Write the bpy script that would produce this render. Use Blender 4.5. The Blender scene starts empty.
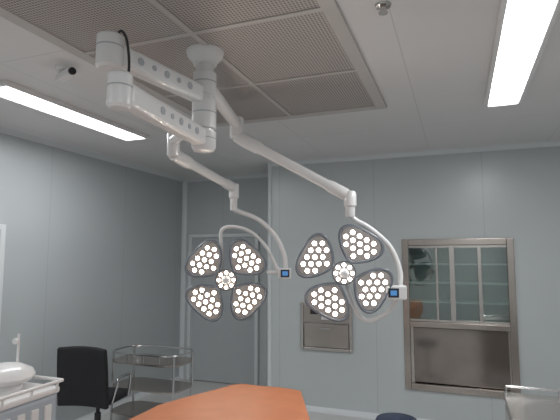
import bpy, math, random
from mathutils import Vector, Matrix
random.seed(3)
sc = bpy.context.scene
sc.view_settings.view_transform = 'Standard'
W = bpy.data.worlds.new('World'); sc.world = W; W.use_nodes = True
W.node_tree.nodes['Background'].inputs[0].default_value = (.5,.55,.6,1)
W.node_tree.nodes['Background'].inputs[1].default_value = .3

# ---------------- materials
def mat(name, col, rough=.5, metal=0, emit=None, es=0, noise=0, nscale=8, bump=0, trans=0, coat=0):
    m = bpy.data.materials.new(name); m.use_nodes = True
    nt = m.node_tree; b = nt.nodes['Principled BSDF']
    b.inputs['Base Color'].default_value = (*col,1)
    b.inputs['Roughness'].default_value = rough
    b.inputs['Metallic'].default_value = metal
    if trans: b.inputs['Transmission Weight'].default_value = trans
    if coat: b.inputs['Coat Weight'].default_value = coat
    if emit:
        b.inputs['Emission Color'].default_value = (*emit,1)
        b.inputs['Emission Strength'].default_value = es
    g = nt.nodes.new('ShaderNodeNewGeometry')
    n = nt.nodes.new('ShaderNodeTexNoise'); n.inputs['Scale'].default_value = nscale
    n.inputs['Detail'].default_value = 4
    nt.links.new(g.outputs['Position'], n.inputs['Vector'])
    if noise:
        mr = nt.nodes.new('ShaderNodeMapRange')
        mr.inputs['To Min'].default_value = 1-noise; mr.inputs['To Max'].default_value = 1+noise
        nt.links.new(n.outputs['Fac'], mr.inputs['Value'])
        vm = nt.nodes.new('ShaderNodeVectorMath'); vm.operation = 'SCALE'
        vm.inputs[0].default_value = col
        nt.links.new(mr.outputs[0], vm.inputs['Scale'])
        nt.links.new(vm.outputs[0], b.inputs['Base Color'])
    if bump:
        bp = nt.nodes.new('ShaderNodeBump'); bp.inputs['Strength'].default_value = bump
        bp.inputs['Distance'].default_value = .01
        nt.links.new(n.outputs['Fac'], bp.inputs['Height'])
        nt.links.new(bp.outputs[0], b.inputs['Normal'])
    return m

def seam_mat(name, col, rough, axes, pitch, off, metal=0):
    """panel material with thin dark joints every `pitch` metres along given world axes"""
    m = mat(name, col, rough, metal, noise=.04, nscale=1.5)
    nt = m.node_tree; b = nt.nodes['Principled BSDF']
    src = b.inputs['Base Color'].links[0].from_socket
    g = nt.nodes.new('ShaderNodeNewGeometry'); s = nt.nodes.new('ShaderNodeSeparateXYZ')
    nt.links.new(g.outputs['Position'], s.inputs[0])
    cur = None
    for ax, p, o in zip(axes, pitch, off):
        a = nt.nodes.new('ShaderNodeMath'); a.operation='ADD'; a.inputs[1].default_value = 100*p - o
        nt.links.new(s.outputs[ax], a.inputs[0])
        d = nt.nodes.new('ShaderNodeMath'); d.operation='DIVIDE'; d.inputs[1].default_value = p
        nt.links.new(a.outputs[0], d.inputs[0])
        f = nt.nodes.new('ShaderNodeMath'); f.operation='FRACT'; nt.links.new(d.outputs[0], f.inputs[0])
        l = nt.nodes.new('ShaderNodeMath'); l.operation='LESS_THAN'; l.inputs[1].default_value = .006/p
        nt.links.new(f.outputs[0], l.inputs[0])
        if cur is None: cur = l.outputs[0]
        else:
            mx = nt.nodes.new('ShaderNodeMath'); mx.operation='MAXIMUM'
            nt.links.new(cur, mx.inputs[0]); nt.links.new(l.outputs[0], mx.inputs[1]); cur = mx.outputs[0]
    mix = nt.nodes.new('ShaderNodeMix'); mix.data_type='RGBA'
    nt.links.new(cur, mix.inputs['Factor']); nt.links.new(src, mix.inputs['A'])
    mix.inputs['B'].default_value = (*[c*.8 for c in col],1)
    nt.links.new(mix.outputs['Result'], b.inputs['Base Color'])
    return m

def perf_mat():
    m = mat('perforated_panel', (.3,.27,.25), .5, .2)
    nt = m.node_tree; b = nt.nodes['Principled BSDF']
    g = nt.nodes.new('ShaderNodeNewGeometry')
    v = nt.nodes.new('ShaderNodeTexVoronoi'); v.inputs['Scale'].default_value = 55
    v.inputs['Randomness'].default_value = 0; v.voronoi_dimensions='2D'
    nt.links.new(g.outputs['Position'], v.inputs['Vector'])
    r = nt.nodes.new('ShaderNodeValToRGB')
    r.color_ramp.elements[0].position=.3; r.color_ramp.elements[0].color=(.22,.195,.18,1)
    r.color_ramp.elements[1].position=.42; r.color_ramp.elements[1].color=(.55,.51,.48,1)
    nt.links.new(v.outputs['Distance'], r.inputs[0]); nt.links.new(r.outputs[0], b.inputs['Base Color'])
    return m

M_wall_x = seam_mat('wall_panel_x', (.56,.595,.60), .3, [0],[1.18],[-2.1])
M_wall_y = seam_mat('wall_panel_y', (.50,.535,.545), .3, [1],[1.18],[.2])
M_ceil = seam_mat('ceiling_panel', (.77,.76,.75), .4, [0,1],[1.18,2.4],[-.28,2.05])
M_floor = mat('vinyl_floor', (.64,.64,.63), .4, noise=.08)
M_trim = mat('aluminium_trim', (.72,.75,.76), .35)
M_perf = perf_mat()
M_gframe = mat('grille_frame', (.56,.535,.51), .45, .1, noise=.05)
M_white = mat('white_enamel', (.80,.79,.78), .32, coat=.3, noise=.02)
M_grey = mat('grey_plastic', (.45,.46,.48), .45, noise=.03)
M_rim = mat('slate_rim', (.17,.19,.22), .35, noise=.03, coat=.4)
M_face = mat('lamp_face', (.30,.28,.27), .3, emit=(1,.85,.74), es=.05, noise=.03)  # faint warm emission imitates LED glow on the petal faces
def led_mat(n,c): return mat(n,(1,1,1),.3,emit=c,es=20)
M_led_w = led_mat('led_warm',(1,.90,.76))
M_led_c = led_mat('led_neutral',(1,.95,.89))
M_ledring = mat('led_bezel', (.30,.27,.26), .3, emit=(1,.8,.66), es=.16)  # bezels are no lamps; their emission paints spill from the LEDs
M_black = mat('black_fabric', (.018,.018,.02), .8, noise=.3, nscale=60, bump=.2)
M_blackp = mat('black_plastic', (.02,.02,.022), .4, noise=.05)
M_steel = mat('stainless', (.58,.55,.52), .25, .9, noise=.1, nscale=3)
M_steelb = mat('stainless_brushed', (.48,.43,.39), .27, .88, noise=.2, nscale=3)
M_steeld = mat('dark_stainless', (.30,.265,.24), .14, .85, noise=.35, nscale=2.5)
M_dark = mat('dark_glass', (.05,.045,.045), .12, .2, noise=.05)
M_int = mat('cabinet_interior', (.36,.40,.385), .3, .4, noise=.2, nscale=3)
M_shelf = mat('shelf_edge', (.6,.68,.65), .3, noise=.03)
M_lit = mat('light_diffuser', (1,1,1), .4, emit=(.97,.98,1), es=6, noise=.01)
M_door = mat('door_panel', (.49,.52,.53), .35, noise=.03)
M_sheet = mat('orange_drape', (.55,.195,.085), .5, noise=.12, nscale=9, bump=.2)
M_blue = mat('blue_screen', (.02,.05,.12), .3, emit=(.12,.35,.75), es=.6)
M_screen = mat('screen_bezel', (.03,.04,.06), .25, noise=.05)
M_blueg = mat('bluegrey_plastic', (.44,.49,.54), .4, noise=.03)
M_navy = mat('navy_vinyl', (.03,.045,.09), .4, noise=.05)
M_pole = mat('chrome', (.6,.6,.6), .2, 1, noise=.02)
gm = bpy.data.materials.new('glass_pane'); gm.use_nodes=True
nt=gm.node_tree; nt.nodes.clear()
o=nt.nodes.new('ShaderNodeOutputMaterial'); t=nt.nodes.new('ShaderNodeBsdfTransparent'); t.inputs[0].default_value=(.86,.93,.9,1)
gl=nt.nodes.new('ShaderNodeBsdfGlossy'); gl.inputs['Roughness'].default_value=.04; mx=nt.nodes.new('ShaderNodeMixShader'); mx.inputs[0].default_value=.2
nt.links.new(t.outputs[0],mx.inputs[1]); nt.links.new(gl.outputs[0],mx.inputs[2]); nt.links.new(mx.outputs[0],o.inputs[0])
M_glass=gm

# ---------------- geometry helpers
def g_box(c, s):
    x,y,z=c; a,b,d=s[0]/2,s[1]/2,s[2]/2
    v=[(x+i*a,y+j*b,z+k*d) for i in(-1,1) for j in(-1,1) for k in(-1,1)]
    f=[(0,1,3,2),(4,6,7,5),(0,4,5,1),(2,3,7,6),(0,2,6,4),(1,5,7,3)]
    return v,f
def g_b2(x0,x1,y0,y1,z0,z1): return g_box(((x0+x1)/2,(y0+y1)/2,(z0+z1)/2),(x1-x0,y1-y0,z1-z0))
def g_tube(pts, r, n=16, closed=False, sq=None):
    pts=[Vector(p) for p in pts]; N=len(pts)
    rs=r if isinstance(r,(list,tuple)) else [r]*N
    v=[];f=[]
    def tan(i):
        if closed: return (pts[(i+1)%N]-pts[i-1]).normalized()
        if i==0: return (pts[1]-pts[0]).normalized()
        if i==N-1: return (pts[-1]-pts[-2]).normalized()
        return (pts[i+1]-pts[i-1]).normalized()
    t0=tan(0); up=Vector((0,0,1)) if abs(t0.z)<.9 else Vector((1,0,0))
    nrm=(up-t0*up.dot(t0)).normalized()
    for i in range(N):
        t=tan(i); nrm=(nrm-t*nrm.dot(t)).normalized(); b=t.cross(nrm)
        for k in range(n):
            a=2*math.pi*k/n
            v.append(tuple(pts[i]+(nrm*math.cos(a)+b*math.sin(a))*rs[i]))
    for i in range(N if closed else N-1):
        j=(i+1)%N
        for k in range(n):
            l=(k+1)%n; f.append((i*n+k,i*n+l,j*n+l,j*n+k))
    if not closed:
        f.append(tuple(range(n))[::-1]); f.append(tuple((N-1)*n+k for k in range(n)))
    return v,f
def g_cyl(p0,p1,r0,r1=None,n=28): return g_tube([p0,p1],[r0,r0 if r1 is None else r1],n)
def g_lathe(c, prof, n=32):
    v=[];f=[]
    for r,z in prof:
        for k in range(n):
            a=2*math.pi*k/n; v.append((c[0]+r*math.cos(a),c[1]+r*math.sin(a),c[2]+z))
    m=len(prof)
    for i in range(m-1):
        for k in range(n):
            l=(k+1)%n; f.append((i*n+k,i*n+l,(i+1)*n+l,(i+1)*n+k))
    f.append(tuple(range(n))[::-1]); f.append(tuple((m-1)*n+k for k in range(n)))
    return v,f
def g_prism(out, y0, y1, s1=1.0):
    """outline in local x/z, extruded along y"""
    n=len(out); cx=sum(p[0] for p in out)/n; cz=sum(p[1] for p in out)/n
    v=[(p[0],y0,p[1]) for p in out]+[(cx+(p[0]-cx)*s1,y1,cz+(p[1]-cz)*s1) for p in out]
    f=[tuple(range(n)),tuple(range(2*n-1,n-1,-1))]
    for i in range(n): j=(i+1)%n; f.append((i,i+n,j+n,j))
    return v,f
def g_beam(p0,p1,w,h):
    p0=Vector(p0);p1=Vector(p1);t=(p1-p0).normalized(); s=t.cross(Vector((0,0,1))).normalized(); u=s.cross(t)
    v=[tuple(p+s*a*w/2+u*b*h/2) for p in(p0,p1) for a,b in((-1,-1),(1,-1),(1,1),(-1,1))]
    return v,[(0,1,2,3),(7,6,5,4),(0,4,5,1),(1,5,6,2),(2,6,7,3),(3,7,4,0)]
def cat(*gs):
    V=[];F=[]
    for v,f in gs:
        o=len(V); V+=list(v); F+=[tuple(i+o for i in q) for q in f]
    return V,F
def empty(name, loc):
    e=bpy.data.objects.new(name,None); e.location=loc; e.empty_display_size=.1
    sc.collection.objects.link(e); return e
def mk(name, g, m, parent=None, M=None, bevel=0, smooth=False, origin=None):
    v,f=g
    if M is not None: v=[tuple(M@Vector(p)) for p in v]
    me=bpy.data.meshes.new(name)
    o=bpy.data.objects.new(name,me)
    org=Vector((0,0,0))
    if parent: org=Vector(parent.location)
    me.from_pydata([tuple(Vector(p)-org) for p in v],[],f)
    import bmesh
    bm=bmesh.new(); bm.from_mesh(me); bmesh.ops.recalc_face_normals(bm,faces=bm.faces); bm.to_mesh(me); bm.free()
    me.materials.append(m)
    if smooth:
        for p in me.polygons: p.use_smooth=True
        try: me.set_sharp_from_angle(angle=math.radians(38))
        except Exception: pass
    sc.collection.objects.link(o)
    if parent: o.parent=parent
    if bevel:
        b=o.modifiers.new('bevel','BEVEL'); b.width=bevel; b.segments=3; b.limit_method='ANGLE'
    return o
def chaikin(p,k=3):
    for _ in range(k):
        q=[]
        for i in range(len(p)):
            a=p[i];b=p[(i+1)%len(p)]
            q+= [(a[0]*.75+b[0]*.25,a[1]*.75+b[1]*.25),(a[0]*.25+b[0]*.75,a[1]*.25+b[1]*.75)]
        p=q
    return p
def spline(pts,k=8):
    P=[Vector(p) for p in pts]; P=[P[0]*2-P[1]]+P+[P[-1]*2-P[-2]]; out=[]
    for i in range(1,len(P)-2):
        for j in range(k):
            t=j/k;a,b,c,d=P[i-1],P[i],P[i+1],P[i+2]
            out.append(.5*((2*b)+(c-a)*t+(2*a-5*b+4*c-d)*t*t+(3*b-a-3*c+d)*t**3))
    out.append(P[-2]); return out

# ---------------- room
XL,XR,YB,YR,YN,H=-3.95,2.1,5.57,6.3,-1.8,3.0
XC=-2.23
mk('floor',g_b2(XL-.1,XR+.1,YN-.1,YR+.1,-.1,0),M_floor)
mk('ceiling',g_b2(XL-.1,XR+.1,YN-.1,YR+.1,H,H+.1),M_ceil)
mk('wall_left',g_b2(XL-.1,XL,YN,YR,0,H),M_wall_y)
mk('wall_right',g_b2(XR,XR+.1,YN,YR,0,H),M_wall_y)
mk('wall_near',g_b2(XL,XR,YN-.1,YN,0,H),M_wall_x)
cx0,cx1,cz0,cz1=-.59,.52,.37,1.98
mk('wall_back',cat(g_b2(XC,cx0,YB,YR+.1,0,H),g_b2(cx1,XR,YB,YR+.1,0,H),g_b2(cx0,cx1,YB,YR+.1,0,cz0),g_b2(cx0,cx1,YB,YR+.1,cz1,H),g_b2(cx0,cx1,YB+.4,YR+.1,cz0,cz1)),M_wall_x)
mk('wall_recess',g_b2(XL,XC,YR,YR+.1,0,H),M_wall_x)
# cove trims
def cove(p0,p1,nrm,up):
    p0=Vector(p0);p1=Vector(p1);n=Vector(nrm);u=Vector(up)
    prof=[(0,0),(.05,0),(.03,.01),(.012,.028),(0,.05)]
    v=[tuple(p+n*a+u*b) for p in(p0,p1) for a,b in prof]; k=5
    f=[tuple(range(k)),tuple(range(2*k-1,k-1,-1))]+[(i,i+k,(i+1)%k+k,(i+1)%k) for i in range(k)]
    return v,f
mk('trim_1',cove((XL,YN,H),(XL,YR,H),(1,0,0),(0,0,-1)),M_trim)
mk('trim_2',cove((XC,YB,H),(XR,YB,H),(0,-1,0),(0,0,-1)),M_trim)
mk('trim_3',cove((XL,YR,H),(XC,YR,H),(0,-1,0),(0,0,-1)),M_trim)
mk('trim_4',g_cyl((XC,YB,0),(XC,YB,H),.028),M_trim,smooth=True)
mk('trim_5',cove((XL,YR,0),(XL,YR,H),(1,0,0),(0,-1,0)),M_trim)
mk('baseboard_left',cove((XL,YN,0),(XL,YR,0),(1,0,0),(0,0,1)),M_trim)
mk('baseboard_back',cove((XC,YB,0),(XR,YB,0),(0,-1,0),(0,0,1)),M_trim)

# door in recess
D=empty('door_1',(-3.26,YR,1.07))
dx0,dx1,dzt=-3.82,-2.68,2.14
mk('leaf',g_b2(dx0+.05,dx1-.05,YR-.035,YR-.005,.01,dzt-.05),M_door,D,bevel=.004)
mk('frame',cat(g_b2(dx0,dx0+.05,YR-.06,YR,0,dzt),g_b2(dx1-.05,dx1,YR-.06,YR,0,dzt),g_b2(dx0+.05,dx1-.05,YR-.06,YR,dzt-.05,dzt)),M_trim,D,bevel=.005)
mk('round_handle',cat(g_cyl((dx1-.13,YR-.035,1.0),(dx1-.13,YR-.05,1.0),.045),g_cyl((dx1-.13,YR-.05,1.0),(dx1-.13,YR-.09,1.0),.02),g_cyl((dx1-.13,YR-.085,1.0),(dx1-.13,YR-.115,1.0),.036,.03)),M_steel,D,smooth=True)
# small window on left wall
wn=empty('window_1',(XL,2.75,1.6))
mk('frame',cat(g_b2(XL,XL+.03,2.2,2.25,1.1,2.1),g_b2(XL,XL+.03,3.17,3.22,1.1,2.1),g_b2(XL,XL+.03,2.25,3.17,1.1,1.15),g_b2(XL,XL+.03,2.25,3.17,2.05,2.1)),M_trim,wn)
mk('pane',g_b2(XL,XL+.012,2.25,3.17,1.15,2.05),M_dark,wn)

# laminar flow ceiling grille
G=empty('laminar_flow_ceiling_diffuser',(-1.3,2.1,H))
gx0,gx1,gy0,gy1=-2.08,-.5,.45,3.76
ys=[.45+.05+i*(3.21/4) for i in range(5)]; xm=(gx0+gx1)/2
mk('perforated_panels',g_b2(gx0+.04,gx1-.04,gy0+.04,gy1-.04,H-.012,H-.001),M_perf,G)
fr=[g_b2(gx0,gx0+.08,gy0,gy1,H-.02,H),g_b2(gx1-.08,gx1,gy0,gy1,H-.02,H),g_b2(gx0+.08,gx1-.08,gy0,gy0+.08,H-.02,H),g_b2(gx0+.08,gx1-.08,gy1-.08,gy1,H-.02,H)]
mk('frame',cat(*fr),M_gframe,G,bevel=.004)
mk('joints',cat(*[g_b2(gx0+.08,gx1-.08,y-.015,y+.015,H-.018,H-.001) for y in ys[1:-1]],g_b2(xm-.015,xm+.015,gy0+.08,gy1-.08,H-.0185,H-.001)),M_gframe,G)

# ceiling lights
def panel(x0,x1,y0,y1,p):
    e=empty('ceiling_light_panel',((x0+x1)/2,(y0+y1)/2,H))
    mk('housing',cat(g_b2(x0-.03,x0,y0-.03,y1+.03,H-.035,H),g_b2(x1,x1+.03,y0-.03,y1+.03,H-.035,H),g_b2(x0,x1,y0-.03,y0,H-.035,H),g_b2(x0,x1,y1,y1+.03,H-.035,H)),M_white,e,bevel=.005)
    mk('diffuser',g_b2(x0,x1,y0,y1,H-.025,H-.002),M_lit,e)
    l=bpy.data.lights.new('tube_light','AREA'); l.shape='RECTANGLE'; l.size=x1-x0-.02; l.size_y=y1-y0-.02; l.energy=p; l.color=(.975,.985,1)
    o=bpy.data.objects.new('tube_light',l); sc.collection.objects.link(o); o.parent=e; o.location=(0,0,-.03)
panel(.25,.46,2.3,3.95,25)
panel(-3.10,-2.87,2.3,3.85,19)
panel(.25,.46,-1.2,.4,26)  # out-of-view panel pair, added to raise the brightness of the walls
panel(-3.10,-2.87,-1.2,.4,20)  # second of the added unseen panels

# ---------------- surgical light
CX,CY=-1.345,2.34
S=empty('ceiling_mounted_surgical_light',(CX,CY,H))
mk('ceiling_flange',g_lathe((CX,CY,H),[(.11,0),(.11,-.02),(.098,-.05),(.072,-.075),(.068,-.09)]),M_white,S,smooth=True)
mk('column',cat(g_lathe((CX,CY,0),[(.052,2.92),(.052,2.86)]),
   g_lathe((CX,CY,0),[(.06,2.86),(.068,2.855),(.068,2.73),(.06,2.725)]),
   g_lathe((CX,CY,0),[(.055,2.725),(.055,2.70)]),
   g_lathe((CX,CY,0),[(.062,2.70),(.07,2.695),(.07,2.53),(.062,2.525)]),
   g_lathe((CX,CY,0),[(.056,2.525),(.056,2.515)]),
   g_lathe((CX,CY,0),[(.062,2.515),(.07,2.51),(.07,2.42),(.055,2.40),(.03,2.395)])),M_white,S,smooth=True)
mk('column_seams',cat(*[g_lathe((CX,CY,z),[(.0705,-.003),(.0705,.003)]) for z in(2.80,2.62,2.47)]),M_grey,S)
# two extension arms toward the viewer
def ext(p1,z,h,hubr,hubz0,hubz1,nm):
    a=Vector((CX,CY,z)); b=Vector((p1[0],p1[1],z)); t=(b-a).normalized()
    mk(nm,g_beam(a+t*.05,b-t*.02,.085,h),M_white,S,bevel=.022)
    mk(nm+'_hub',g_lathe((b.x,b.y,0),[(hubr*.8,hubz0),(hubr,hubz0+.012),(hubr,hubz1-.012),(hubr*.8,hubz1)]),M_white,S,smooth=True)
    mk(nm+'_hub_seam',g_lathe((b.x,b.y,z+.02),[(hubr+.001,-.003),(hubr+.001,.003)]),M_grey,S)
    s=t.cross(Vector((0,0,1)))
    if s.x<0: s=-s
    gs=[]
    for k in range(5):
        c=a+t*(.18+.09*k)+s*.042
        gs.append(g_cyl(c,c+s*.004,.014 if k%2 else .019,n=16))
    mk(nm+'_badges',cat(*gs),M_grey,S)
    return b
b1=ext((-1.443,1.66),2.72,.10,.060,2.64,2.80,'upper_extension_arm')
b2=ext((-1.273,1.53),2.47,.10,.050,2.40,2.55,'lower_extension_arm')
mk('black_cable',g_tube(spline([(b1.x+.035,b1.y,2.795),(b1.x+.06,b1.y,2.808),(b1.x+.078,b1.y+.015,2.77),(b1.x+.075,b1.y+.04,2.67),(b2.x-.05,b2.y+.1,2.53)]),.006,8),M_blackp,S,smooth=True)
# arm to right head
hr=Vector((-1.55,3.19,2.80))
mk('rear_extension_arm',g_tube([(CX,CY,2.80),(CX-.02,CY+.1,2.80),(hr.x,hr.y,2.80)],[.04,.042,.042],20),M_white,S,smooth=True)
mk('rear_extension_hub',g_lathe((hr.x,hr.y,0),[(.04,2.69),(.052,2.70),(.052,2.85),(.04,2.86)]),M_white,S,smooth=True)
er=Vector((-.713,3.31,2.225))
sr=Vector((hr.x,hr.y,2.71))
mk('right_spring_arm',g_tube([sr,sr+(er-sr)*.06,sr+(er-sr)*.2,sr+(er-sr)*.24,sr+(er-sr)*.8,sr+(er-sr)*.84,sr+(er-sr)*.96,er],[.045,.05,.05,.038,.036,.045,.045,.036],20),M_white,S,smooth=True)
mk('right_pivot',g_lathe((er.x,er.y,0),[(.03,2.08),(.034,2.09),(.034,2.15),(.045,2.16),(.045,2.25),(.035,2.265)]),M_white,S,smooth=True)
# arm to left head
hl=Vector((-1.81,2.74,2.60))
mk('side_extension_arm',g_tube([(CX,CY,2.60),(hl.x,hl.y,2.60)],.038,20),M_white,S,smooth=True)
mk('side_extension_hub',g_lathe((hl.x,hl.y,0),[(.034,2.48),(.044,2.49),(.044,2.64),(.034,2.65)]),M_white,S,smooth=True)
el=Vector((-1.774,3.606,2.384)); sl=Vector((hl.x,hl.y,2.50))
mk('left_spring_arm',g_tube([sl,sl+(el-sl)*.06,sl+(el-sl)*.2,sl+(el-sl)*.24,sl+(el-sl)*.8,sl+(el-sl)*.84,sl+(el-sl)*.96,el],[.042,.047,.047,.036,.034,.042,.042,.034],20),M_white,S,smooth=True)
mk('left_pivot',g_lathe((el.x,el.y,0),[(.026,2.19),(.03,2.20),(.03,2.29),(.042,2.30),(.042,2.41),(.034,2.42)]),M_white,S,smooth=True)

def inside(p,poly):
    c=False;n=len(poly)
    for i in range(n):
        a=poly[i];b=poly[i-1]
        if (a[1]>p[1])!=(b[1]>p[1]) and p[0]<(b[0]-a[0])*(p[1]-a[1])/(b[1]-a[1])+a[0]: c=not c
    return c
def head(pre, c, yaw, tilt, rot, sc_, handle, M_led):
    M=Matrix.Translation(c)@Matrix.Rotation(yaw,4,'Z')@Matrix.Rotation(tilt,4,'X')@Matrix.Scale(sc_,4)
    base=chaikin([(.092,-.028),(.092,.028),(.18,.14),(.27,.185),(.335,.135),(.348,0),(.335,-.135),(.27,-.185),(.18,-.14)],3)
    bodies=[];faces_=[];leds=[];bez=[];rims=[];struts=[]
    n=len(base); bc=(sum(p[0] for p in base)/n,sum(p[1] for p in base)/n)
    sh=lambda s:[(bc[0]+(p[0]-bc[0])*s,bc[1]+(p[1]-bc[1])*s) for p in base]
    ins=sh(.88); lim=sh(.76)
    pts=[]
    sp=.057
    for i in range(-5,6):
        for j in range(-5,6):
            p=(bc[0]+.006+i*sp*.87,bc[1]+(j+.5*(i%2))*sp)
            if inside(p,lim): pts.append(p)
    for k in range(4):
        a=rot+math.pi/4+k*math.pi/2; ca,sa=math.cos(a),math.sin(a)
        R=lambda p:(p[0]*ca-p[1]*sa,p[0]*sa+p[1]*ca)
        bodies.append(g_prism([R(p) for p in base],0,.05,.8))
        faces_.append(g_prism([R(p) for p in ins],-.006,.004,1))
        rims.append(g_tube([(R(p)[0],0,R(p)[1]) for p in sh(.965)],.0115,10,closed=True))
        for p in pts:
            q=R(p)
            bez.append(g_cyl((q[0],-.004,q[1]),(q[0],-.009,q[1]),.0225,n=14))
            leds.append(g_cyl((q[0],-.006,q[1]),(q[0],-.013,q[1]),.0180,.013,n=14))
        q0=R((.03,0));q1=R((.16,0))
        struts.append(g_beam((q0[0],.035,q0[1]),(q1[0],.035,q1[1]),.03,.05))
    mk(pre+'_petal_bodies',cat(*bodies),M_rim,S,M)
    mk(pre+'_petal_rims',cat(*rims),M_rim,S,M,smooth=True)
    mk(pre+'_petal_faces',cat(*faces_),M_face,S,M)
    mk(pre+'_hub_struts',cat(*struts),M_grey,S,M)
    mk(pre+'_hub',g_cyl((0,-.004,0),(0,.07,0),.088,.06,n=32),M_rim,S,M,smooth=True)
    mk(pre+'_hub_face',g_cyl((0,-.010,0),(0,-.003,0),.08,n=32),M_face,S,M)
    for k in range(8):
        a=k*math.pi/4
        q=(.06*math.cos(a),.06*math.sin(a))
        bez.append(g_cyl((q[0],-.008,q[1]),(q[0],-.012,q[1]),.0175,n=12))
        leds.append(g_cyl((q[0],-.01,q[1]),(q[0],-.016,q[1]),.0145,.011,n=12))
    mk(pre+'_led_bezels',cat(*bez),M_ledring,S,M)
    mk(pre+'_leds',cat(*leds),M_led,S,M)
    L=.12 if handle else .05
    mk(pre+'_sterile_handle',g_tube([(0,-.008,0),(0,-.02,0),(0,-.035,0),(0,-L+.01,0),(0,-L,0)],[.032,.034,.024,.028,.018],20),M_white,S,M,smooth=True)
    return M
def armc(nm,M,pts,r,mt=None): mk(nm,g_tube(spline(pts,8),r,14),mt or M_white,S,M,smooth=True)
LC=Vector((-1.794,3.52,1.8-.187)); RC=Vector((-.749,3.244,1.8-.11))
ML=head('left_lamp',LC,math.radians(24),math.radians(4),math.radians(2),1.01,False,M_led_w)
MR=head('right_lamp',RC,math.radians(16),math.radians(4),math.radians(16),.95,True,M_led_c)
# yokes
pl=ML.inverted()@Vector((el.x,el.y,2.20)); pr=MR.inverted()@Vector((er.x,er.y,2.09))
armc('left_outer_yoke',ML,[tuple(pl),(pl.x+.05,pl.y,pl.z-.02),(.26,.08,.49),(.40,.08,.36),(.475,.06,.20),(.49,.05,.07)],.019)
armc('left_inner_yoke',ML,[(-.04,.09,.0),(-.045,.10,.25),(-.045,.09,.40),(.06,.08,.43),(.2,.07,.385),(.32,.06,.27),(.39,.05,.14),(.43,.04,.055)],.015)
mk('left_control_box',g_box((.475,.03,.05),(.11,.06,.085)),M_white,S,ML,bevel=.01)
mk('left_control_link',g_cyl((.33,.05,.055),(.46,.05,.055),.016),M_white,S,ML,smooth=True)
mk('left_control_bezel',g_box((.478,-.001,.052),(.07,.006,.06)),M_screen,S,ML)
mk('left_control_screen',g_box((.478,-.005,.052),(.045,.004,.035)),M_blue,S,ML)
mk('left_hub_mount',g_cyl((0,.06,0),(0,.11,0),.055),M_white,S,ML,smooth=True)
armc('right_outer_yoke',MR,[tuple(pr),(pr.x+.05,pr.y,pr.z-.04),(.2,.09,.32),(.34,.09,.19),(.41,.08,.02),(.41,.06,-.10)],.02)
armc('right_inner_yoke',MR,[(.395,.06,-.13),(.375,.07,-.22),(.30,.08,-.31),(.17,.09,-.36),(.09,.10,-.28),(.03,.10,-.12),(0,.10,0)],.018)
mk('right_control_box',g_box((.372,.02,-.14),(.15,.06,.10)),M_white,S,MR,bevel=.01)
mk('right_control_bezel',g_box((.352,-.011,-.14),(.075,.006,.065)),M_screen,S,MR)
mk('right_control_screen',g_box((.352,-.015,-.14),(.045,.004,.035)),M_blue,S,MR)
mk('right_hub_mount',g_cyl((0,.06,0),(0,.11,0),.055),M_white,S,MR,smooth=True)

# ---------------- stainless built-in cabinet
C=empty('stainless_instrument_cabinet',((cx0+cx1)/2,YB,cz0))
y0=YB-.025; w=.05; zd=1.06
mk('outer_frame',cat(g_b2(cx0-.02,cx0+w,y0,YB+.03,cz0-.02,cz1+.02),g_b2(cx1-w,cx1+.02,y0,YB+.03,cz0-.02,cz1+.02),g_b2(cx0+w,cx1-w,y0,YB+.03,cz1-w,cz1+.02),g_b2(cx0+w,cx1-w,y0,YB+.03,cz0-.02,cz0+w),g_b2(cx0+w,cx1-w,y0-.015,YB+.05,zd-.03,zd+.03)),M_steelb,C,bevel=.006)
mk('interior',cat(g_b2(cx0,cx1,YB+.36,YB+.39,cz0,cz1),g_b2(cx0,cx0+.015,YB+.03,YB+.36,cz0,cz1),g_b2(cx1-.015,cx1,YB+.03,YB+.36,cz0,cz1),g_b2(cx0+.015,cx1-.015,YB+.06,YB+.36,zd-.02,zd+.01)),M_int,C)
mk('shelves',cat(*[g_b2(cx0+.016,cx1-.016,YB+.08,YB+.355,z,z+.014) for z in(1.29,1.50,1.71)]),M_shelf,C)
xs=[cx0+w,cx0+w+.30,cx0+w+.46,cx0+w+.74,cx1-w]
mk('door_stiles',cat(g_b2(xs[1]-.012,xs[1]+.012,YB-.005,YB+.02,zd+.035,cz1-w),g_b2(xs[2]-.028,xs[2]+.028,YB-.01,YB+.03,zd+.035,cz1-w),g_b2(xs[3]-.02,xs[3]+.02,YB-.005,YB+.02,zd+.035,cz1-w),
  g_b2(xs[0],xs[4],YB,YB+.015,cz1-w-.03,cz1-w),g_b2(xs[0],xs[4],YB,YB+.015,zd+.03,zd+.055)),M_steel,C,bevel=.003)
mk('door_glass',g_b2(xs[0],xs[4],YB+.021,YB+.025,zd+.055,cz1-w-.03),M_glass,C)
mk('lower_door',g_b2(xs[0]+.01,xs[4]-.01,YB+.02,YB+.04,cz0+w+.01,zd-.04),M_steeld,C,bevel=.004)
mk('lower_door_rim',cat(g_b2(xs[0],xs[0]+.035,YB-.002,YB+.02,cz0+w,zd-.031),g_b2(xs[4]-.02,xs[4],YB-.002,YB+.02,cz0+w,zd-.031)),M_steel,C,bevel=.003)

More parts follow.
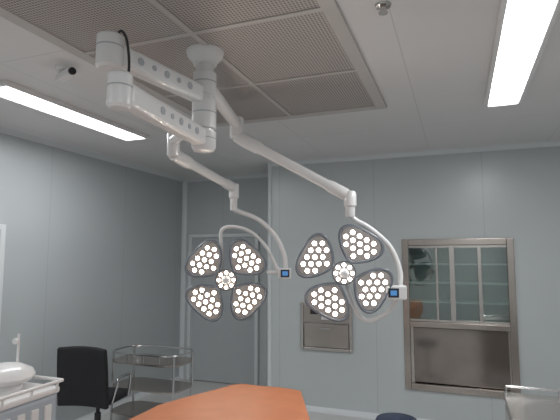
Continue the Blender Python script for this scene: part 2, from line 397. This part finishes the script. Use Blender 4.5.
# stainless wall box
B=empty('stainless_wall_control_panel',(-1.5,YB,.98))
bx0,bx1,bz0,bz1=-1.82,-1.19,.70,1.26
mk('frame',cat(g_b2(bx0,bx0+.035,YB-.03,YB,bz0,bz1),g_b2(bx1-.035,bx1,YB-.03,YB,bz0,bz1),g_b2(bx0+.035,bx1-.035,YB-.03,YB,bz1-.035,bz1),g_b2(bx0+.035,bx1-.035,YB-.03,YB,bz0,bz0+.035)),M_steel,B,bevel=.005)
mk('upper_plate',g_b2(bx0+.035,bx1-.035,YB-.015,YB,1.02,bz1-.035),M_steelb,B)
mk('lower_flap',g_b2(bx0+.045,bx1-.045,YB-.028,YB-.002,bz0+.04,1.01),M_steelb,B,bevel=.006)
mk('recess_slot',g_b2(-1.70,-1.40,YB-.02,YB-.014,1.12,1.18),M_dark,B)
mk('label',g_b2(-1.56,-1.47,YB-.022,YB-.014,1.06,1.10),M_white,B)
mk('flap_pull',g_b2(-1.57,-1.44,YB-.045,YB-.028,.95,.97),M_steel,B)

# ---------------- operating table
T=empty('operating_table',(-1.24,2.1,0))
mk('base',g_b2(-1.52,-.96,1.6,2.4,.02,.14),M_steel,T,bevel=.03)
mk('pedestal',cat(g_b2(-1.40,-1.08,1.85,2.2,.14,.50),g_b2(-1.36,-1.12,1.88,2.17,.50,.74)),M_steel,T,bevel=.02)
mk('top_frame',g_b2(-1.44,-1.04,.95,3.0,.73,.78),M_steelb,T,bevel=.01)
NU,NV=46,44; V=[];F=[]
for i in range(NV+1):
    t=i/NV; y=.95+t*(3.14-.95)
    endf={NV-1:.008,NV:.20}.get(i,0)
    yy=min(y,3.10)
    xl=max(-1.49-.24*(3.10-yy)/.63,-1.72); xr=min(-1.02+.20*(3.10-yy)/.46,-.75)
    for j in range(NU+1):
        s=-1+2*j/NU
        if abs(s)<.7:
            x=(xl+xr)/2+s/.7*(xr-xl)/2; z=.928-.008*(abs(s)/.7)**10
        else:
            q=(abs(s)-.7)/.3; x=(xl if s<0 else xr)+math.copysign(.02*math.sin(q*1.57)+.01*math.sin(y*22+s)*q,s); z=.920-.24*q
        z+=.002*math.sin(y*9+x*6)+.0015*math.sin(x*23-y*5)
        z-=endf if abs(s)<.7 else 0
        V.append((x,yy+(.02 if i==NV else .012 if i==NV-1 else 0),max(z,.62)))
for i in range(NV):
    for j in range(NU):
        a=i*(NU+1)+j; F.append((a,a+1,a+NU+2,a+NU+1))
o=mk('orange_sheet',(V,F),M_sheet,T,smooth=True)
for p in o.data.polygons: p.use_smooth=True
m_=o.modifiers.new('solid','SOLIDIFY'); m_.thickness=.012; m_.offset=-1
mk('mattress',g_b2(-1.44,-1.06,1.0,3.05,.78,.90),M_navy,T,bevel=.02)

# ---------------- office chair
K=empty('office_chair',(-3.33,3.75,0))
KM=Matrix.Translation((-3.33,3.82,0))@Matrix.Rotation(math.radians(8),4,'Z')
# back: curved grid
V=[];F=[]
for i in range(13):
    for j in range(13):
        u=-1+2*j/12; v=i/12
        wd=.26*(1-.04*(v)**4); z=.42+v*.55
        V.append((u*wd,-.22-.05*v+.05*u*u*-1+.05, z-.012*u*u*v))
for i in range(12):
    for j in range(12):
        a=i*13+j; F.append((a,a+1,a+14,a+13))
o=mk('back',(V,F),M_black,K,KM,smooth=True)
m_=o.modifiers.new('s','SOLIDIFY'); m_.thickness=.045; m_.offset=0
m_=o.modifiers.new('b','BEVEL'); m_.width=.015; m_.segments=3
mk('seat',g_b2(-.23,.23,-.17,.25,.42,.49),M_black,K,KM,bevel=.03)
mk('armrests',cat(*[g_tube(spline([(s*.24,-.12,.45),(s*.285,-.12,.60),(s*.285,-.1,.66),(s*.285,.05,.67),(s*.285,.12,.64),(s*.265,.12,.45)]),.013,10) for s in(-1,1)]),M_pole,K,KM,smooth=True)
mk('gas_lift',cat(g_cyl((0,0.03,.10),(0,0.03,.30),.03),g_cyl((0,0.03,.30),(0,0.03,.42),.018)),M_blackp,K,KM,smooth=True)
mk('star_base',cat(*[g_beam((0,.03,.10),(.26*math.cos(a),.03+.26*math.sin(a),.075),.045,.03) for a in [k*math.tau/5 for k in range(5)]]),M_blackp,K,KM,bevel=.008)
mk('casters',cat(*[g_cyl((.26*math.cos(a)-.02,.03+.26*math.sin(a),.03),(.26*math.cos(a)+.02,.03+.26*math.sin(a),.03),.03) for a in [k*math.tau/5 for k in range(5)]]),M_blackp,K,KM,smooth=True)

# ---------------- instrument trolley
I=empty('stainless_instrument_trolley',(-3.12,4.45,0))
def rr(x0,x1,y0,y1,r,n=6):
    out=[]
    for cx,cy,a0 in((x1-r,y1-r,0),(x0+r,y1-r,90),(x0+r,y0+r,180),(x1-r,y0+r,270)):
        for k in range(n+1):
            a=math.radians(a0+90*k/n); out.append((cx+r*math.cos(a),cy+r*math.sin(a)))
    return out
ol=rr(-3.56,-2.72,4.22,4.68,.16)
def slab(o,z0,z1):
    n=len(o); v=[(p[0],p[1],z0) for p in o]+[(p[0],p[1],z1) for p in o]
    return v,[tuple(range(n)),tuple(range(2*n-1,n-1,-1))]+[(i,(i+1)%n,(i+1)%n+n,i+n) for i in range(n)]
mk('top_shelf',slab(ol,.68,.70),M_steelb,I)
mk('guard_rail',g_tube([(p[0],p[1],.79) for p in ol],.010,8,closed=True),M_pole,I,smooth=True)
mk('mid_shelf',slab(ol,.42,.435),M_steelb,I)
mk('low_shelf',slab(ol,.16,.175),M_steelb,I)
lp=[(-3.52,4.27),(-2.76,4.27),(-3.52,4.63),(-2.76,4.63)]
mk('legs',cat(*[g_cyl((x,y,.06),(x,y,.79),.012) for x,y in lp],*[g_cyl((x,4.225,.68),(x,4.225,.79),.006) for x in(-3.3,-3.1,-2.9)]),M_pole,I,smooth=True)
mk('casters',cat(*[g_cyl((x-.012,y,.03),(x+.012,y,.03),.03) for x,y in lp]),M_blackp,I,smooth=True)

# ---------------- anaesthesia machine
A=empty('anesthesia_machine',(-2.465,2.06,0))
ax,ay=-2.465,2.06
mk('base',g_b2(ax-.27,ax+.27,ay-.25,ay+.25,.07,.14),M_white,A,bevel=.02)
mk('casters',cat(*[g_cyl((ax+i*.22-.015,ay+j*.2,.035),(ax+i*.22+.015,ay+j*.2,.035),.035) for i in(-1,1) for j in(-1,1)]),M_blackp,A,smooth=True)
mk('body',g_b2(ax-.21,ax+.21,ay-.2,ay+.2,.14,1.0),M_blueg,A,bevel=.02)
mk('drawers',cat(*[g_b2(ax-.2,ax+.2,ay-.215,ay-.195,z,z+.17) for z in(.2,.39,.58)],*[g_b2(ax+.205,ax+.22,ay-.17+k*.09,ay-.12+k*.09,.2,.95) for k in range(4)]),M_white,A,bevel=.005)
mk('work_top',g_b2(ax-.22,ax+.22,ay-.21,ay+.21,1.0,1.04),M_white,A,bevel=.015)
mk('side_rail',cat(g_cyl((ax-.22,ay+.215,1.07),(ax+.225,ay+.215,1.07),.01),g_cyl((ax+.225,ay-.21,1.07),(ax+.225,ay+.215,1.07),.01),*[g_cyl((ax+.215,ay+y,1.02),(ax+.225,ay+y,1.07),.008) for y in(-.18,0,.18)]),M_white,A,smooth=True)
mk('absorber_dome',g_lathe((ax-.03,ay+.03,1.04),[(.10,0),(.10,.03),(.15,.05),(.165,.075),(.15,.105),(.09,.135),(.03,.145)]),M_white,A,smooth=True)
mk('gauge_post',cat(g_cyl((ax-.08,ay+.16,1.04),(ax-.08,ay+.16,1.33),.008),g_cyl((ax-.08,ay+.15,1.29),(ax-.08,ay+.13,1.29),.018)),M_white,A,smooth=True)

# ---------------- round stool
R_=empty('round_stool',(-.487,3.80,0)); rx,ry=-.487,3.80
mk('seat',g_lathe((rx,ry,.52),[(.13,0),(.155,.015),(.16,.04),(.15,.062),(.12,.07)]),M_navy,R_,smooth=True)
mk('post',g_cyl((rx,ry,.1),(rx,ry,.52),.02),M_pole,R_,smooth=True)
mk('feet',cat(*[g_tube([(rx,ry,.14),(rx+.2*math.cos(a),ry+.2*math.sin(a),.05),(rx+.22*math.cos(a),ry+.22*math.sin(a),.012)],.012,10) for a in [k*math.tau/5 for k in range(5)]]),M_pole,R_,smooth=True)

# ---------------- steel cart (right)
Q=empty('stainless_supply_cart',(.55,3.35,0))
qx0,qx1,qy0,qy1=.24,.90,3.0,3.60
mk('top',g_b2(qx0,qx1,qy0,qy1,.875,.905),M_steel,Q,bevel=.006)
mk('body',g_b2(qx0+.02,qx1-.02,qy0+.02,qy1-.02,.16,.875),M_steelb,Q,bevel=.005)
mk('door_panels',cat(g_b2(qx0+.04,(qx0+qx1)/2-.005,qy0+.005,qy0+.019,.2,.84),g_b2((qx0+qx1)/2+.005,qx1-.04,qy0+.005,qy0+.019,.2,.84),g_b2(qx0+.006,qx0+.019,qy0+.06,qy1-.06,.2,.84)),M_steel,Q,bevel=.004)
mk('top_rail',cat(g_cyl((qx0+.02,qy1-.02,.945),(qx1-.02,qy1-.02,.945),.008),*[g_cyl((x,qy1-.02,.90),(x,qy1-.02,.945),.007) for x in(qx0+.02,(qx0+qx1)/2,qx1-.02)]),M_pole,Q,smooth=True)
mk('casters',cat(*[g_cyl((x-.015,y,.04),(x+.015,y,.04),.04) for x in(qx0+.08,qx1-.08) for y in(qy0+.08,qy1-.08)],*[g_cyl((x,y,.05),(x,y,.16),.012) for x in(qx0+.08,qx1-.08) for y in(qy0+.08,qy1-.08)]),M_blackp,Q,smooth=True)

# ---------------- ceiling devices
Z=empty('ceiling_security_camera',(-2.32,2.25,H))
mk('mount',g_lathe((-2.32,2.25,H),[(.05,0),(.05,-.015),(.035,-.025)]),M_white,Z,smooth=True)
mk('arm',g_cyl((-2.32,2.25,H-.02),(-2.28,2.24,H-.055),.012),M_white,Z,smooth=True)
mk('body',g_beam((-2.37,2.27,H-.065),(-2.20,2.20,H-.06),.055,.05),M_white,Z,bevel=.012)
mk('lens',g_cyl((-2.201,2.2,H-.06),(-2.185,2.194,H-.06),.022),M_blackp,Z,smooth=True)
Y_=empty('ceiling_sprinkler',(-.30,2.2,H))
mk('rose',g_lathe((-.30,2.2,H),[(.04,0),(.035,-.01),(.015,-.015),(.012,-.035),(.022,-.037),(.022,-.042)]),M_steel,Y_,smooth=True)

# ---------------- camera
cd=bpy.data.cameras.new('camera'); cam=bpy.data.objects.new('camera',cd); sc.collection.objects.link(cam)
cam.location=(0,0,1.8)
cd.sensor_width=36; cd.lens=36*475/560; cd.clip_start=.05
cam.rotation_euler=(math.radians(90+5.65),0,math.radians(20.6))
sc.camera=cam
